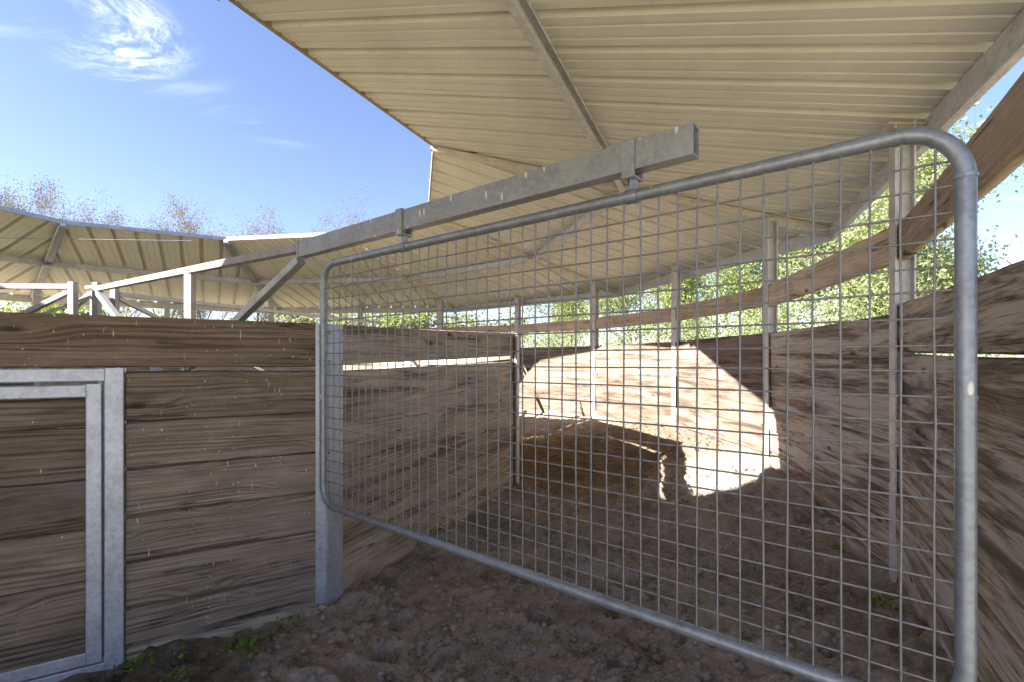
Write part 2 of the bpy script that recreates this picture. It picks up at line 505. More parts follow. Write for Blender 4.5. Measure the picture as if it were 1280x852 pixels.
def csec(web, fl, lip=0.018, t=0.004):
    """lipped C profile: web vertical at side 0, flanges toward +side"""
    b = web / 2
    return [(0, -b), (fl, -b), (fl, -b + lip), (fl - t, -b + lip), (fl - t, -b + t), (t, -b + t), (t, b - t), (fl - t, b - t), (fl - t, b - lip), (fl, b - lip), (fl, b), (0, b)]


def tube_path(pts, r, n=12, cap=True):
    """round tube mesh along a polyline"""
    P = [Vector(p) for p in pts]
    vs, fs = [], []
    prev = None
    for i, p in enumerate(P):
        a = P[max(i - 1, 0)]
        b = P[min(i + 1, len(P) - 1)]
        d = (b - a).normalized()
        if prev is None:
            ref = Vector((0, 0, 1)) if abs(d.z) < 0.9 else Vector((1, 0, 0))
            u = d.cross(ref).normalized()
        else:
            u = (prev - d * prev.dot(d)).normalized()
        prev = u
        v = d.cross(u)
        rr = r[i] if isinstance(r, (list, tuple)) else r
        for k in range(n):
            an = 2 * PI * k / n
            vs.append(p + (u * math.cos(an) + v * math.sin(an)) * rr)
    for i in range(len(P) - 1):
        for k in range(n):
            k2 = (k + 1) % n
            fs.append((i * n + k, i * n + k2, (i + 1) * n + k2, (i + 1) * n + k))
    if cap:
        fs.append(tuple(range(n - 1, -1, -1)))
        fs.append(tuple(range((len(P) - 1) * n, len(P) * n)))
    return vs, fs


def plank(name, p0, p1, zb, zt, thick, mat, parent, seed=0, jag=0.0, bow=0.004, seg=7, dz=0.0, chamfer=0.009):
    """one timber plank between two plan points; its top/bottom edges worn uneven, dz lifts its far end"""
    R = random.Random(seed)
    a, b = Vector((p0[0], p0[1], 0)), Vector((p1[0], p1[1], 0))
    d = b - a
    L = d.length
    ang = math.atan2(d.y, d.x)
    h = (zt - zb) / 2
    t2 = thick / 2
    c, d2 = chamfer * 1.6, chamfer * 0.5
    base = [(-t2 + c, -h), (t2 - c, -h), (t2, -h + d2), (t2, h - d2), (t2 - c, h), (-t2 + c, h), (-t2, h - d2), (-t2, -h + d2)]
    vs, fs = [], []
    ph1, ph2, ph3 = R.random() * 6, R.random() * 6, R.random() * 6
    for i in range(seg + 1):
        s = i / seg
        x = (s - 0.5) * L
        bowy = bow * math.sin(s * 2.6 + ph1)
        for j, (y, z) in enumerate(base):
            top = z > 0
            zz_ = z + 0.0035 * math.sin(s * 5 + ph2 + (1.7 if top else 0)) + R.uniform(-1, 1) * 0.0016
            if jag and top:
                zz_ -= jag * (0.5 + 0.5 * math.sin(s * 9 + ph3)) * R.uniform(0.3, 1.0)
            vs.append((x, y + bowy + R.uniform(-1, 1) * 0.001, zz_ + dz * (s - 0.5)))
    n = 8
    for i in range(seg):
        for j in range(n):
            k = (j + 1) % n
            fs.append((i * n + j, i * n + k, (i + 1) * n + k, (i + 1) * n + j))
    fs.append(tuple(range(n)))
    fs.append(tuple(range(seg * n + n - 1, seg * n - 1, -1)))
    me = mesh_of(vs, [f[::-1] for f in fs], name)
    o = link(name, me, mat, parent)
    m = (a + b) / 2
    o.location = (m.x - parent.location.x, m.y - parent.location.y, (zb + zt) / 2 - parent.location.z)
    o.rotation_euler = (0, 0, ang)
    return o


def lerp2(a, b, t):
    return (a[0] + (b[0] - a[0]) * t, a[1] + (b[1] - a[1]) * t)


# ------------------------------------------------------------------ ground
bm = bmesh.new()
bmesh.ops.create_circle(bm, cap_ends=True, segments=96, radius=900)
me = bpy.data.meshes.new('ground')
bm.to_mesh(me)
bm.free()
gr = link('ground', me, BOUNCE_MEADOW)
gr.location = (0, 0, -0.13)
tag(gr, kind='structure')


bm = bmesh.new()
bmesh.ops.create_circle(bm, cap_ends=True, segments=60, radius=4.9)
me = bpy.data.meshes.new('yard')
bm.to_mesh(me)
bm.free()
yd = link('yard', me, YARD)
yd.location = (CX, CY, -0.10)
tag(yd, kind='structure')


bm = bmesh.new()
bmesh.ops.create_circle(bm, cap_ends=True, segments=60, radius=8.7)
me = bpy.data.meshes.new('ring_floor')
bm.to_mesh(me)
bm.free()
rf = link('ring_floor', me, plain('ring_floor_soil', (0.20, 0.165, 0.135), 0.95, 0.0, 0.3, 4.0))  # unseen stall floor, added to cut light bounced off the pale ground
rf.location = (CX, CY, -0.115)
tag(rf, kind='structure')


def vnoise(x, y, seed):
    """value noise on arrays"""
    tab = np.random.default_rng(seed).random((256, 256))
    xi, yi = np.floor(x).astype(int), np.floor(y).astype(int)
    fx, fy = x - xi, y - yi
    fx = fx * fx * (3 - 2 * fx)
    fy = fy * fy * (3 - 2 * fy)
    a = tab[xi % 256, yi % 256]
    b = tab[(xi + 1) % 256, yi % 256]
    c = tab[xi % 256, (yi + 1) % 256]
    d = tab[(xi + 1) % 256, (yi + 1) % 256]
    return (a * (1 - fx) + b * fx) * (1 - fy) + (c * (1 - fx) + d * fx) * fy


BANK_A = np.radians([-60, -41, -31, -22.3, -4.3, 13.7, 31.7, 49.7, 70])
BANK_H = np.array([0.10, 0.24, 0.20, 0.05, 0.34, 0.42, 0.30, 0.24, 0.2])


def base_height(x, y):
    x, y = np.asarray(x, float), np.asarray(y, float)
    dx, dy = x - CX, y - CY
    r = np.hypot(dx, dy)
    a = np.arctan2(dy, dx)
    h = np.interp(a, BANK_A, BANK_H)
    z = h * smooth(r, 5.9, 7.75)
    # slightly lower along the inner wall near the door
    z -= 0.05 * smooth(y, 2.9, 2.2) * smooth(x, -0.6, -1.6)
    return z


HOOF = []
for i in range(240):
    HOOF.append((rng.uniform(-1.8, 2.6), 1.2 + 6.0 * rng.random() ** 1.4, rng.uniform(0.05, 0.085), rng.uniform(0, 6.28), rng.uniform(0.02, 0.058)))


def ground_height(x, y, fine=True):
    x, y = np.asarray(x, float), np.asarray(y, float)
    z = base_height(x, y)
    z = z + 0.07 * (vnoise(x * 1.7 + 30, y * 1.7 + 11, 1) - 0.5)
    z = z + 0.055 * (vnoise(x * 5.3 + 3, y * 5.3 + 17, 2) - 0.5)
    if fine:
        z = z + 0.032 * (vnoise(x * 13 + 5, y * 13 + 9, 3) - 0.5)
        rid = 1 - np.abs(2 * vnoise(x * 24 + 1, y * 24 + 2, 4) - 1)
        z = z + 0.026 * (rid - 0.6)
        z = z + 0.024 * (vnoise(x * 52 + 8, y * 52 + 3, 5) - 0.5)
        for hx, hy, hr, ha, hd in HOOF:
            m = (np.abs(x - hx) < 0.3) & (np.abs(y - hy) < 0.3)
            if not m.any():
                continue
            ux = (x[m] - hx) * math.cos(ha) + (y[m] - hy) * math.sin(ha)
            uy = -(x[m] - hx) * math.sin(ha) + (y[m] - hy) * math.cos(ha)
            q = np.sqrt((ux / (hr * 1.15)) ** 2 + (uy / hr) ** 2)
            z[m] += -hd * (1 - smooth(q, 0.55, 1.0)) + 0.45 * hd * np.exp(-((q - 1.25) / 0.22) ** 2)
    return z


NX, NY = 330, 470
ys = 0.75 * (12.6 / 0.75) ** (np.linspace(0, 1, NY))
xs_n = np.linspace(-3.3, 4.0, NX)
GX, GY = np.meshgrid(xs_n, ys)
GX = GX + rng.uniform(-0.006, 0.006, GX.shape)
GZ = ground_height(GX.ravel(), GY.ravel()).reshape(GX.shape)
DA = np.arctan2(GY - CY, GX - CX) - PH
DR = np.hypot(GX - CX, GY - CY)
inner_r = RW * math.cos(rad(18)) / np.cos((DA % rad(36)) - rad(18))
keepv = (DR > inner_r + 0.0) & (DR < 8.05)
idx = np.arange(NX * NY).reshape(NY, NX)
q0 = idx[:-1, :-1].ravel(); q1 = idx[:-1, 1:].ravel(); q2 = idx[1:, 1:].ravel(); q3 = idx[1:, :-1].ravel()
kv_ = keepv.ravel()
ok = kv_[q0] & kv_[q1] & kv_[q2] & kv_[q3]
quads = np.stack([q0, q1, q2, q3], 1)[ok]
used = np.unique(quads)
remap = -np.ones(NX * NY, int)
remap[used] = np.arange(len(used))
quads = remap[quads]
co = np.stack([GX.ravel(), GY.ravel(), GZ.ravel()], 1)[used]
me = bpy.data.meshes.new('stall_floor')
me.vertices.add(len(co)); me.vertices.foreach_set('co', co.ravel())
me.loops.add(quads.size); me.loops.foreach_set('vertex_index', quads.ravel())
me.polygons.add(len(quads)); me.polygons.foreach_set('loop_start', np.arange(0, quads.size, 4))
me.polygons.foreach_set('loop_total', np.full(len(quads), 4))
me.update(calc_edges=True)
me.polygons.foreach_set('use_smooth', np.ones(len(quads), bool))
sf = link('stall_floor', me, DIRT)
tag(sf, kind='structure')

# loose clods and pebbles lying on the dirt
ico_v = []
tphi = (1 + 5 ** 0.5) / 2
for s1 in (-1, 1):
    for s2 in (-1, 1):
        ico_v += [(0, s1, s2 * tphi), (s1, s2 * tphi, 0), (s2 * tphi, 0, s1)]
bm = bmesh.new()
bmesh.ops.create_icosphere(bm, subdivisions=1, radius=1)
IV = np.array([v.co[:] for v in bm.verts])
IF = np.array([[v.index for v in f.verts] for f in bm.faces])
bm.free()
NC = 15000
cxs = rng.uniform(-2.4, 3.3, NC * 2)
cys = 1.1 + 7.5 * rng.random(NC * 2) ** 1.7
dr = np.hypot(cxs - CX, cys - CY)
da = np.arctan2(cys - CY, cxs - CX) - PH
inr = RW * math.cos(rad(18)) / np.cos((da % rad(36)) - rad(18))
sel = (dr > inr + 0.1) & (dr < 7.55) & (vnoise(cxs * 1.4, cys * 1.4, 8) + 0.6 * rng.random(NC * 2) > 0.6)
cxs, cys = cxs[sel][:NC], cys[sel][:NC]
NC = len(cxs)
cz = ground_height(cxs, cys)
sz = 0.005 + 0.021 * rng.random(NC) ** 4.5
jit = 1 + 0.35 * (rng.random((NC, len(IV), 3)) - 0.5)
V = IV[None] * jit * sz[:, None, None] * np.array([1.15, 1.0, 0.75])
V = V + np.stack([cxs, cys, cz + sz * 0.2], 1)[:, None, :]
F = IF[None] + (np.arange(NC) * len(IV))[:, None, None]
me = bpy.data.meshes.new('dirt_clods')
V = V.reshape(-1, 3); F = F.reshape(-1, 3)
me.vertices.add(len(V)); me.vertices.foreach_set('co', V.ravel())
me.loops.add(F.size); me.loops.foreach_set('vertex_index', F.ravel())
me.polygons.add(len(F)); me.polygons.foreach_set('loop_start', np.arange(0, F.size, 3))
me.polygons.foreach_set('loop_total', np.full(len(F), 3))
me.update(calc_edges=True)
tag(link('dirt_clods', me, DIRT), 'loose clods and crumbs of dry soil scattered over the stall floor', 'soil', kind='stuff')

NS = 2600
sx_ = rng.normal(0.9, 0.75, NS)
sy_ = rng.normal(7.2, 1.0, NS)
dr = np.hypot(sx_ - CX, sy_ - CY)
da = np.arctan2(sy_ - CY, sx_ - CX) - PH
inr = RW * math.cos(rad(18)) / np.cos((da % rad(36)) - rad(18))
sel = (dr > inr + 0.08) & (dr < 7.6)
sx_, sy_ = sx_[sel], sy_[sel]
NS = len(sx_)
szz = ground_height(sx_, sy_) + 0.006
an = rng.uniform(0, PI, NS)
ln = rng.uniform(0.02, 0.07, NS)
dx_, dy_ = np.cos(an) * ln, np.sin(an) * ln
wx_, wy_ = -np.sin(an) * 0.003, np.cos(an) * 0.003
tz = rng.uniform(-0.006, 0.012, NS)
V = np.stack([np.stack([sx_ - dx_ + wx_, sy_ - dy_ + wy_, szz - tz], 1), np.stack([sx_ - dx_ - wx_, sy_ - dy_ - wy_, szz - tz], 1), np.stack([sx_ - dx_, sy_ - dy_, szz - tz + 0.004], 1),
              np.stack([sx_ + dx_ + wx_, sy_ + dy_ + wy_, szz + tz], 1), np.stack([sx_ + dx_ - wx_, sy_ + dy_ - wy_, szz + tz], 1), np.stack([sx_ + dx_, sy_ + dy_, szz + tz + 0.004], 1)], 1).reshape(-1, 3)
F = (np.array([[0, 3, 5, 2], [1, 2, 5, 4], [0, 1, 4, 3]])[None] + (np.arange(NS) * 6)[:, None, None]).reshape(-1, 4)
me = bpy.data.meshes.new('straw')
me.vertices.add(len(V)); me.vertices.foreach_set('co', V.ravel())
me.loops.add(F.size); me.loops.foreach_set('vertex_index', F.ravel())
me.polygons.add(len(F)); me.polygons.foreach_set('loop_start', np.arange(0, F.size, 4))
me.polygons.foreach_set('loop_total', np.full(len(F), 4))
me.update(calc_edges=True)
tag(link('straw', me, plain('old_straw', (0.33, 0.23, 0.12), 0.9, 0.0, 0.4, 9.0)), 'bits of old straw trodden into the shaded brown floor of the far stall', 'straw', kind='stuff')

# ------------------------------------------------------------------ roof ring
ZI, ZO = 3.90, 2.919
RO = 8.446
RI = {-1: (-1.95, 3.20, 3.89), 0: (*pol(0, 3.95), 3.97), 1: (*pol(1, 4.07), 3.90), 2: (*pol(2, 3.98), 3.92), 3: (*pol(3, 3.97), 3.86), 4: (*pol(4, 4.3), 3.90)}
OV = {}
for k in range(-3, 7):
    kk = k if k in RI else None
    if kk is None:
        RI[k] = (*pol(k, 3.98), ZI)
    OV[k] = (*pol(k, RO), ZO)
OV[1] = (*pol(1, 8.35), ZO)
for k in range(-3, 7):
    pass
RI[7], OV[7] = RI[-3], OV[-3]

shelter = thing('ring_shelter', 'ring-shaped horse shelter with cream ribbed steel roof on galvanised posts', 'shelter', (CX, CY, 0))
SO = Vector((CX, CY, 0))

RIB = 0.355


def rib_height(u):
    """ribbed sheet: one tall trapezoid rib and two low flutes per pitch"""
    f = (u + 0.08) % RIB
    f = min(f, RIB - f)
    if f < 0.026:
        return 0.070
    if f < 0.040:
        return 0.070 * (0.040 - f) / 0.014
    fl = abs(f - 0.118)
    if fl < 0.010:
        return 0.007
    if fl < 0.018:
        return 0.007 * (0.018 - fl) / 0.008
    return 0.0


key_off = [0.0, 0.026, 0.040, 0.100, 0.108, 0.128, 0.136, RIB / 2]
OFFS = sorted(set(key_off + [RIB - q for q in key_off]))

for k in range(-3, 7):
    A, B, D, E = (Vector(v) for v in (RI[k], RI[k + 1], OV[k], OV[k + 1]))
    e = (E - D)
    e.z = 0
    e.normalize()
    mid = (D + E) / 2
    inw = (A + B) / 2 - mid
    nrm = e.cross(inw).normalized()
    if nrm.z < 0:
        nrm = -nrm
    uA, uB, uD, uE = ((v - mid).dot(e) for v in (A, B, D, E))
    # u sample list
    us = []
    i0 = math.floor((uD + 0.08) / RIB) - 1
    for i in range(i0, i0 + int((uE - uD) / RIB) + 4):
        for q in OFFS[:-1]:
            u = i * RIB - 0.08 + q
            if uD < u < uE:
                us.append(u)
    us = [uD + 1e-4] + us + [uE - 1e-4]
    # cut in sheets three ribs wide
    sheets = {}
    for i in range(len(us) - 1):
        um = (us[i] + us[i + 1]) / 2
        sheets.setdefault(math.floor((um + 0.08 - 0.042) / (3 * RIB)), []).append(i)
    outward = (mid - (A + B) / 2).normalized()

    def edge_pts(u):
        s = (u - uD) / (uE - uD)
        po = D.lerp(E, s)
        if u < uA:
            s2 = (u - uD) / (uA - uD)
            pi_ = D.lerp(A, s2)
        elif u > uB:
            s2 = (uE - u) / (uE - uB)
            pi_ = E.lerp(B, s2)
        else:
            pi_ = A.lerp(B, (u - uA) / (uB - uA))
        return pi_, po + outward * 0.06
    for sh, cells in sorted(sheets.items()):
        ids = [cells[0]] + [c + 1 for c in cells]
        vs, fs = [], []
        for ii in ids:
            u = us[ii]
            pi_, po = edge_pts(u)
            h = nrm * rib_height(u)
            for s in (0, 0.34, 0.67, 1):
                p = pi_.lerp(po, s) + h
                vs.append(p - SO)
            for s in (0, 0.34, 0.67, 1):
                p = pi_.lerp(po, s) + h + nrm * 0.003
                vs.append(p - SO)
        n = 8
        for i in range(len(ids) - 1):
            a, b = i * n, (i + 1) * n
            for s in range(3):
                fs.append((a + s, a + s + 1, b + s + 1, b + s))
                fs.append((b + 4 + s, b + 5 + s, a + 5 + s, a + 4 + s))
            fs.append((a + 4, a, b, b + 4))
            fs.append((a + 3, a + 7, b + 7, b + 3))
        link('roof_sheet', mesh_of(vs, fs, 'roof_sheet'), ROOF, shelter)

    # inner edge trim, ring purlin, eave beam of this side
    down = -nrm
    sun_face = CREAM if k == 2 else (GALV if k in (3, 4, 5) else TRIM)  # sunlit side gets pale cream, the others not: sunlight put in the colour
    ein = ((A + B) / 2 - mid).normalized()
    trim_prof = rect(0.014, 0.075, 0.002) if k in (2, 3, 4, 5) else rect(0.022, 0.105, 0.002)
    cz_ = nrm * (0.022 if k in (2, 3, 4, 5) else 0.032)
    profile_bar('edge_trim', A + ein * 0.012 + cz_, B + ein * 0.012 + cz_, trim_prof, sun_face, shelter)

    def on_hip(kk, r):
        a, b = Vector(RI[kk]), Vector(OV[kk])
        ra = (a - SO).xy.length
        rb = (b - SO).xy.length
        return a.lerp(b, (r - ra) / (rb - ra))
    m0, m1 = on_hip(k, 6.15), on_hip(k + 1, 6.15)
    dn = Vector((0, 0, -0.062))
    profile_bar('ring_purlin', m1 + dn, m0 + dn, csec(0.105, 0.06), GALV_PALE, shelter, up=nrm)
    jr = (m0 - SO)
    jr.z = 0
    jr.normalize()
    profile_bar('joint_plate', m0 + Vector((0, 0, -0.115)) - jr * 0.06, m0 + Vector((0, 0, -0.115)) + jr * 0.06, rect(0.13, 0.012, 0.002), CREAM, shelter)
    o0, o1 = Vector(OV[k]), Vector(OV[k + 1])
    dn = Vector((0, 0, -0.079))
    profile_bar('eave_beam', o0 + dn, o1 + dn, rect(0.055, 0.15, 0.004), GALV_PALE, shelter)

for k in range(-3, 7):
    a, b = Vector(RI[k]), Vector(OV[k])
    dn = Vector((0, 0, -0.045))
    wd = 0.085 if k in (-1, 0, 1, 2) else 0.13
    profile_bar('hip_rafter', a + dn, b.lerp(a, 0.008) + dn, rect(wd, 0.07, 0.012), CREAM if k < 3 else GALV, shelter)
    up_ = Vector((0, 0, 0.062))
    profile_bar('hip_light_block', a + up_, b + up_, rect(0.34, 0.008, 0.001), CREAM, shelter)  # unseen from below, added to block light leaking in along the hips
    # little corner plate where the inner trims meet
    pl = (Vector(RI[k]) - SO)
    pl.z = 0
    pl.normalize()
    c0 = Vector(RI[k]) - pl * 0.03 + Vector((0, 0, -0.02))
    profile_bar('corner_plate', c0, c0 + pl * 0.09 - Vector((0, 0, 0.02)), rect(0.085, 0.07, 0.01), GALV_PALE, shelter)

# posts on the outer ring, one every 18 degrees, each with a bracket up to the eave
POST = {}
for j in range(-2, 17):
    k2 = j / 2 + (-0)          # post index j: angle PH + 18 j
    a = PH + rad(18) * j
    r = 7.86 if j in (-1, -2) else 7.74
    if j == -1:
        a, r = a - rad(0.25), 7.90
    if j == -2:
        a, r = a + rad(0.71), 7.97
    if j == 0:
        r = 7.79
    POST[j] = (CX + r * math.cos(a), CY + r * math.sin(a))
    x, y = POST[j]
    rmid = RO * math.cos(rad(18)) / math.cos((rad(18) * j) % rad(36) - rad(18))
    ztop = ZO + (rmid - r) * 0.221 - 0.04
    o = profile_bar('post', (x, y, -0.15), (x, y, ztop), hsec(0.115, 0.105), GALV_PALE, shelter, up=(math.cos(a), math.sin(a), 0))
    bx0 = (x + 0.03 * math.cos(a), y + 0.03 * math.sin(a), ztop - 0.05)
    rr = rmid - 0.03
    bx1 = (CX + rr * math.cos(a), CY + rr * math.sin(a), ZO - 0.07)
    profile_bar('bracket', bx0, bx1, rect(0.05, 0.065, 0.004), GALV_PALE, o.parent)
    bx2 = (x - 0.085 * math.cos(a), y - 0.085 * math.sin(a), ztop + 0.004)
    profile_bar('cap_plate', bx2, (x + 0.1 * math.cos(a), y + 0.1 * math.sin(a), ztop - 0.03), rect(0.12, 0.010, 0.002), CREAM, shelter)

# ------------------------------------------------------------------ outer plank walls
OUT_LABEL = {
    -2: 'stained plank wall nearest the camera at right, behind the round gate corner',
    -1: 'outer plank wall panel behind the gate right of the sunlit patch, second from right',
    0: 'outer plank wall panel crossed by the slanting edge of sun and shade',
    1: 'sunlit pale outer plank wall panel at the back of the far stall',
    2: 'outer plank wall panel behind the leaning stick at the far left end',
}
for j in range(-2, 4):
    a, b = POST[j], POST[j + 1]
    mx = lerp2(a, b, 0.5)
    if j in OUT_LABEL:
        wl = thing('plank_wall', OUT_LABEL[j], 'plank wall', (mx[0], mx[1], 0), group='outer plank walls round the ring')
    else:
        wl = thing('plank_wall', 'outer plank wall panel mostly hidden beyond the far stall', 'plank wall', (mx[0], mx[1], 0), group='outer plank walls round the ring')
    p0, p1 = lerp2(a, b, 0.006), lerp2(a, b, 0.994)
    mat = WOOD_OUT if j <= -1 else (WOOD_OUT if j == -1 else WOOD_FAR)
    seg = 14 if j < 0 else 7
    if j == -2:
        edges = [-0.14, 0.10, 0.35, 0.60, 0.85, 1.115, 1.45, 1.475, 1.76]
        rows = [(-0.14, 0.112), (0.090, 0.362), (0.340, 0.612), (0.590, 0.872), (0.850, 1.167), (1.145, 1.466), (1.474, 1.765)]
        dz = 0.05
    else:
        top = 1.735
        rows = []
        z = -0.10
        hs = [0.25, 0.235, 0.262, 0.24, 0.255, 0.268, 0.27]
        tot = sum(hs)
        for i, h in enumerate(hs):
            hh = h * (top + 0.10) / tot
            rows.append((z - 0.009, z + hh + (0.009 if i < 6 else 0.001)))
            z += hh
        dz = -0.0
    for i, (zb, zt) in enumerate(rows):
        R = random.Random(j * 77 + i)
        off = R.uniform(-0.018, 0.018)
        ax = math.atan2(p1[1] - p0[1], p1[0] - p0[0])
        nx, ny = -math.sin(ax) * off, math.cos(ax) * off
        q0, q1 = (p0[0] + nx, p0[1] + ny), (p1[0] + nx, p1[1] + ny)
        plank('plank', q0, q1, zb, zt, 0.048, mat, wl, seed=j * 100 + i, seg=seg, bow=0.006, dz=dz * i / 6 if j == -2 else 0.0, chamfer=0.019)
    rr = random.Random(j + 400)
    plank('rail', p0, p1, 2.055 + rr.uniform(-0.012, 0.012), 2.285 + rr.uniform(-0.012, 0.012), 0.062, WOOD_RAIL, wl, seed=j + 900, seg=16, bow=0.006, dz=0.0 if j == -2 else rr.uniform(-0.02, 0.02), chamfer=0.012)
# far rails over boards, then unseen walls added to block sun under the eaves
for j in range(4, 16):
    a, b = POST[j], POST[j + 1]
    mx = lerp2(a, b, 0.5)
    lab = {4: 'timber rail and boards between two posts seen over the divider of the far stall', 5: 'low far boards with a rail behind the divider boards and mesh'}.get(j, 'unseen far outer plank wall added to block sun under the eaves')
    wl = thing('plank_wall', lab, 'plank wall', (mx[0], mx[1], 0), group='outer plank walls round the ring')
    p0, p1 = lerp2(a, b, 0.006), lerp2(a, b, 0.994)
    if j < 8:
        plank('rail', p0, p1, 2.06, 2.28, 0.062, WOOD_RAIL, wl, seed=j + 950, bow=0.012)
    for i, (zb, zt) in enumerate([(-0.1, 0.42), (0.424, 0.86), (0.864, 1.30), (1.304, 1.735)]):
        plank('plank', p0, p1, zb, zt, 0.048, WOOD_OUT, wl, seed=j * 10 + i, seg=3)

# ------------------------------------------------------------------ inner wall with the door
W = {1: (-1.12, 2.90), 0: (0.02, 5.69)}
dirL = Vector((-0.853, -0.521)).normalized()


def on_left(t, off=0.0):
    """point t metres from the corner post along the left wall; off > 0 is toward the stall"""
    n = Vector((0.521, -0.853))
    return (W[1][0] + dirL.x * t + n.x * off, W[1][1] + dirL.y * t + n.y * off)


DOOR0, DOOR1 = 0.927, 2.12
wall = thing('plank_wall', 'inner plank wall left of the corner post, with splashed boards and a gap below the top board', 'plank wall', (*on_left(1.3), 0))
TH = 0.048
plank('plank', on_left(0.045), on_left(3.0), 1.412, 1.655, TH + 0.006, WOOD_TOP, wall, seed=1, seg=24, bow=0.004, dz=0.0)
rows = [(1.1405, 1.388), (0.910, 1.140), (0.678, 0.9095), (0.450, 0.6775), (0.220, 0.4495), (0.052, 0.2185)]
for i, (zb, zt) in enumerate(rows):
    plank('plank', on_left(0.045, (0.0, 0.007, 0.002, 0.008, 0.003, 0.009)[i]), on_left(DOOR0 - 0.004, (0.003, 0.006, 0.0, 0.009, 0.001, 0.006)[i]), zb, zt + 0.002, TH, WOOD_IN, wall, seed=10 + i, seg=14, bow=0.003, dz=0.0, chamfer=0.018)
# rotten splash board half buried at the foot, set behind and tapering away from the plank above
plank('splash_board', on_left(0.05, 0.004), on_left(DOOR0 - 0.004, 0.004), -0.16, 0.075, 0.05, WOOD_OUT, wall, seed=33, seg=30, jag=0.05, bow=0.004)
for i, (zb, zt) in enumerate(rows):
    plank('plank', on_left(DOOR1 + 0.01), on_left(3.0), zb, zt, TH, WOOD_IN, wall, seed=50 + i, seg=6)
# outer galvanised frame round the door
FW = 0.074
for (t0, t1, z0, z1) in ((DOOR0, DOOR0 + FW, -0.06, 1.409), (DOOR1 - FW, DOOR1, -0.06, 1.409)):
    tm = (t0 + t1) / 2
    profile_bar('door_jamb', (*on_left(tm, 0.012), z0), (*on_left(tm, 0.012), z1), rect(FW, 0.075, 0.004), GALV_DOOR, wall, up=(0.521, -0.853, 0))
for (z0, z1) in ((1.347, 1.4085), (-0.0595, 0.0)):
    zm = (z0 + z1) / 2
    profile_bar('door_head', (*on_left(DOOR0 + FW, 0.012), zm), (*on_left(DOOR1 - FW, 0.012), zm), rect(0.073, z1 - z0, 0.004), GALV_DOOR, wall)

door = thing('stall_door', 'low plank door in a welded galvanised frame at the left edge', 'door', (*on_left(1.53), 0))
D0, D1 = DOOR0 + FW + 0.010, DOOR1 - FW - 0.010
SW = 0.060
for t in (D0 + SW / 2, D1 - SW / 2):
    profile_bar('door_stile', (*on_left(t, 0.012), 0.008), (*on_left(t, 0.012), 1.333), rect(SW, 0.062, 0.004), GALV_DOOR, door, up=(0.521, -0.853, 0))
for z in (1.302, 0.034):
    profile_bar('door_rail', (*on_left(D0 + SW, 0.012), z), (*on_left(D1 - SW, 0.012), z), rect(0.061, 0.058, 0.004), GALV_DOOR, door)
for i, (zb, zt) in enumerate([(1.130, 1.270), (0.883, 1.131), (0.648, 0.8825), (0.400, 0.6475), (0.153, 0.3995), (0.062, 0.1525)]):
    plank('plank', on_left(D0 + SW, -0.004 + 0.007 * (i % 2)), on_left(D1 - SW, -0.004 + 0.004 * (i % 3)), zb, zt - 0.001, 0.04, WOOD_DOOR, door, seed=70 + i, seg=10, bow=0.003, dz=0.0, chamfer=0.012)

# corner post W1: two bent galvanised cover plates with bolts over a core
corner = thing('wall_post', 'wide galvanised corner post with bolted cover plates beside the gate hinge side', 'post', (*W[1], 0))
dir0 = Vector((W[0][0] - W[1][0], W[0][1] - W[1][1])).normalized()
nL = Vector((0.521, -0.853)).normalized()
n0 = Vector((dir0.y, -dir0.x))
apex = Vector(W[1]) + (nL + n0).normalized() * 0.034


def plate(p, d, n, wd, z0, z1, th=0.008):
    a = p + n * th / 2
    c = a + d * wd / 2
    return profile_bar('cover_plate', (c.x, c.y, z0), (c.x, c.y, z1), rect(wd, th, 0.002), GALV_DOOR, corner, up=(n.x, n.y, 0))


plate(apex, dirL, nL, 0.060, -0.12, 1.652)
plate(apex, dir0, n0, 0.135, -0.12, 1.655)
profile_bar('post_core', (*W[1], -0.12), (*W[1], 1.64), rect(0.05, 0.05, 0.004), GALV, corner)
for (d, n, ws) in ((dirL, nL, (0.038,)), (dir0, n0, (0.018, 0.13))):
    for s in ws:
        for z in (1.60, 1.44, 0.9, 0.35):
            p = apex + d * s + n * 0.008
            q = p + n * 0.008
            profile_bar('bolt', (p.x, p.y, z), (q.x, q.y, z), circ(0.009, 6), GALV, corner)
# concrete-like skirt of dirt stuck at its foot
# divider planks W1 - W0
dv = thing('plank_wall', 'inner plank wall of the far stall behind the mesh, with a sunlit slot under its top board', 'plank wall', (*lerp2(W[1], W[0], 0.5), 0))
q0, q1 = lerp2(W[1], W[0], 0.03), lerp2(W[1], W[0], 1.004)
plank('plank', q0, q1, 1.455, 1.70, TH, WOOD_MID, dv, seed=101, seg=12, dz=0.085)
for i, (zb, zt) in enumerate([(1.150, 1.408), (0.915, 1.168), (0.684, 0.934), (0.440, 0.703), (0.200, 0.458), (-0.02, 0.219)]):
    plank('plank', lerp2(W[1], W[0], 0.03), (q1[0] + (i % 2) * 0.009, q1[1]), zb, zt, TH, WOOD_MID, dv, seed=110 + i, seg=12, chamfer=0.018, dz=(0.05, 0.045, 0.04, 0.035, 0.03, 0.025)[i])
plank('splash_board', q0, q1, -0.2, -0.03, TH, WOOD_OUT, dv, seed=131, seg=20, jag=0.03)
W[-1] = pol(1, RW)
dv2 = thing('plank_wall', 'inner plank wall continuing out of sight beyond the thin far post', 'plank wall', (*lerp2(W[0], W[-1], 0.5), 0))
